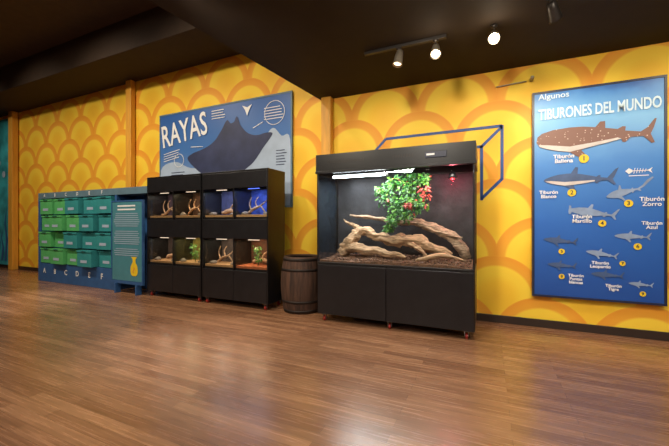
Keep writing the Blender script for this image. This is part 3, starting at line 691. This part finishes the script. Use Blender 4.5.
# information stand
st = empty('information_stand', (-5.53, 3.7, 0), 'teal freestanding information sign with blue frame and gold figure', 'sign')
sx0, sx1 = -5.93, -5.16
box('sign_board', sx0, sx1, 3.69, 3.72, .22, 1.56, M['sign'], st, bev=.006)
boxes('board_frame', [(sx0 - .02, sx1 + .02, 3.685, 3.725, 1.561, 1.585), (sx0 - .02, sx1 + .02, 3.685, 3.725, .17, .219), (sx0 - .02, sx0 - .001, 3.685, 3.725, .219, 1.561), (sx1 + .001, sx1 + .02, 3.685, 3.725, .219, 1.561)], M['fblue'], st)
box('foot', sx0 + .1, sx0 + .13, 3.66, 3.76, 0, .169, M['fblue'], st); box('foot', sx1 - .13, sx1 - .1, 3.66, 3.76, 0, .169, M['fblue'], st)
polys('heading_lines', [strip(-5.78, z, -5.32, z, .026) for z in (1.49, 1.43)], 3.686, M['white'], st)
for zt, n_ in ((1.36, 7), (1.06, 7), (.76, 4)):
    ls = []
    for i in range(n_):
        hw = random.uniform(.28, .34); ls.append(strip(-5.545 - hw, zt - i * .035, -5.545 + hw, zt - i * .035, .011))
    polys('fine_text_lines', ls, 3.686, M['pale'], st)
vial = smooth2d([(-5.40, .32), (-5.30, .32), (-5.26, .38), (-5.27, .48), (-5.31, .54), (-5.31, .60), (-5.28, .63), (-5.42, .63), (-5.39, .60), (-5.39, .54), (-5.43, .48), (-5.44, .38)], 4)
polys('gold_figure', [vial], 3.686, M['yellow'], st)
polys('gold_figure_mark', [[(-5.39, .38), (-5.35, .48), (-5.31, .40), (-5.345, .43), (-5.36, .36)]], 3.684, M['pil'], st)

# ------------------------------------------------------------ ceiling fixtures
tr = box('lighting_track', -1.2, -.36, 3.40, 3.44, 3.005, 3.038, M['fix']); tag(tr, 'black lighting track fixed to the dark ceiling', 'lighting track')
def spot(x, y, target, lensm, e, lab, bm_, ztop=3.004, size=1.6, drop=.10):
    s = empty('spotlight', (x, y, ztop), lab, 'spotlight', 'ceiling spotlights')
    z = ztop - drop
    lathe('stem', [(.03, 0), (.03, -.012), (.008, -.014), (.008, -drop + .02)], M['fix'], s, (x, y, ztop - .001), seg=14)
    q = (Vector(target) - Vector((x, y, z))).to_track_quat('-Z', 'Y')
    h = lathe('lamp_head', [(.012, .085), (.032, .075), (.04, .03), (.048, -.06), (.052, -.075), (.046, -.075), (.04, -.05)], bm_, s, (x, y, z), seg=24)
    h.rotation_mode = 'QUATERNION'; h.rotation_quaternion = q
    l = lathe('lens', [(.001, -.050), (.039, -.052), (.039, -.058), (.001, -.064)], lensm, h, (x, y, z), seg=20)
    d = (Vector(target) - Vector((x, y, z))).normalized()
    li = light('spotlight_beam', 'SPOT', (x, y, z), e, (1, .88, .68), s, None, spot_size=size, spot_blend=.7, shadow_soft_size=.04)
    li.location = Vector((0, 0, -drop)) + d * .09
    li.rotation_mode = 'QUATERNION'; li.rotation_quaternion = q
    return s
spot(-.83, 3.42, (-1.3, 3.0, 0), M['lensd'], 30, 'silver cylindrical spotlight on ceiling track', M['fixb'])
spot(-.46, 3.42, (-.3, 1.9, .6), M['lens'], 40, 'lit silver spotlight on ceiling track', M['fixb'])
spot(.06, 3.45, (.0, 1.2, .9), M['lens'], 70, 'brightly lit ceiling spotlight', M['fixb'], ztop=3.039)
spot(.50, 3.25, (1.1, 4.5, 1.6), M['lensd'], 60, 'dark grey ceiling spotlight aimed at the shark poster', M['fix'], ztop=3.039)
light('spotlight_glow', 'POINT', (.06, 3.33, 2.86), 3.0, (1, .84, .6), bpy.data.objects['spotlight.002'], shadow_soft_size=.04)
light('spotlight_glow', 'POINT', (-.46, 3.30, 2.84), 1.8, (1, .84, .6), bpy.data.objects['spotlight.001'], shadow_soft_size=.04)
pb = empty('ceiling_speaker', (-5.0, 2.55, 4.6), 'small dark ceiling-mounted device on short stem', 'speaker')
lathe('stem', [(.05, 0), (.05, -.02), (.015, -.022), (.015, -.18)], M['fix'], pb, (-5.0, 2.55, 4.599), seg=16)
lathe('body', [(.02, .05), (.07, .03), (.09, -.04), (.07, -.08), (.02, -.09)], M['fix'], pb, (-5.0, 2.55, 4.38), seg=20)
cp = tubes('wall_conduit', [[(.10, 4.485, 2.84, .008), (.25, 4.485, 2.848, .008), (.42, 4.485, 2.855, .008)]], M['fixb'], None, (.1, 4.485, 2.84), seg=10, sub=3, rough=0)
tag(cp, 'short thin grey conduit fixed high on the yellow wall', 'conduit')
sc = empty('wall_sensor', (.47, 4.47, 2.86), 'small grey wall-mounted sensor at the end of conduit', 'sensor')
box('bracket', .455, .485, 4.47, 4.498, 2.845, 2.875, M['fix'], sc)
lathe('body', [(.01, -.04), (.02, -.035), (.022, .03), (.015, .035)], M['fixb'], sc, (.47, 4.435, 2.86), axis='Y', seg=16)

# ------------------------------------------------------------ room lights
def down(x, y, z, e, col=(1, .86, .68), size=.25, target=None):
    light('added_fill_light', 'AREA', (x, y, z), e, col, None, target or (x, y, 0), shape='DISK', size=size)  # added area lamp without a fixture, soft fill for floor and room
for x in (-2.2, -.7, .8, 2.3):
    light('added_wall_wash', 'SPOT', (x, 1.7, 2.95), 110, (1, .88, .70), None, (x + .1, 4.5, 1.3), spot_size=1.75, spot_blend=.9, shadow_soft_size=.08)  # added unseen spots, no fixtures, to light the wall evenly
for x in (-1.3, -.2, .35, 1.9):
    light('added_wall_pool', 'SPOT', (x, 3.6, 2.98), 15, (1, .84, .56), None, (x, 4.5, 2.2), spot_size=1.5, spot_blend=1, shadow_soft_size=.06)  # added lamps without fixtures, for warm pools high on the wall
for x, e in ((-10.5, 140), (-8.2, 165), (-6.0, 195), (-3.8, 210)):
    light('added_wall_wash', 'SPOT', (x, 1.6, 4.5), e, (1, .86, .66), None, (x, 4.5, 1.6), spot_size=1.6, spot_blend=.9, shadow_soft_size=.08)  # added unseen spots that brighten the high left wall
down(-2.9, 1.6, 4.5, 50); down(-6.2, 1.8, 4.5, 50); down(-1.0, .5, 3.0, 34, (1, .93, .84)); down(1.6, .8, 3.0, 34, (1, .94, .86)); down(-1.5, -2, 3.0, 55, (1, .92, .82)); down(2.5, -2, 3.0, 60, (.85, .9, 1)); down(-5.5, -2, 4.5, 80)
light('floor_spotlight', 'SPOT', (-2.9, 3.1, 4.5), 520, (1, .96, .92), None, (-2.75, 2.45, 0), spot_size=.5, spot_blend=1, shadow_soft_size=.1)
light('floor_spotlight', 'SPOT', (-6.8, 3.1, 4.5), 560, (1, .95, .9), None, (-6.5, 2.6, 0), spot_size=.55, spot_blend=1, shadow_soft_size=.1)

w = bpy.data.worlds.new('World'); scene.world = w; w.use_nodes = True
w.node_tree.nodes['Background'].inputs[0].default_value = (.5, .45, .4, 1); w.node_tree.nodes['Background'].inputs[1].default_value = .1

cam = bpy.data.cameras.new('Camera'); cam.lens = 18; cam.sensor_width = 36; cam.clip_start = .05
co = bpy.data.objects.new('Camera', cam); COL.objects.link(co)
co.location = (0, 0, 1.2); co.rotation_euler = (math.radians(90), 0, math.radians(24.5)); scene.camera = co
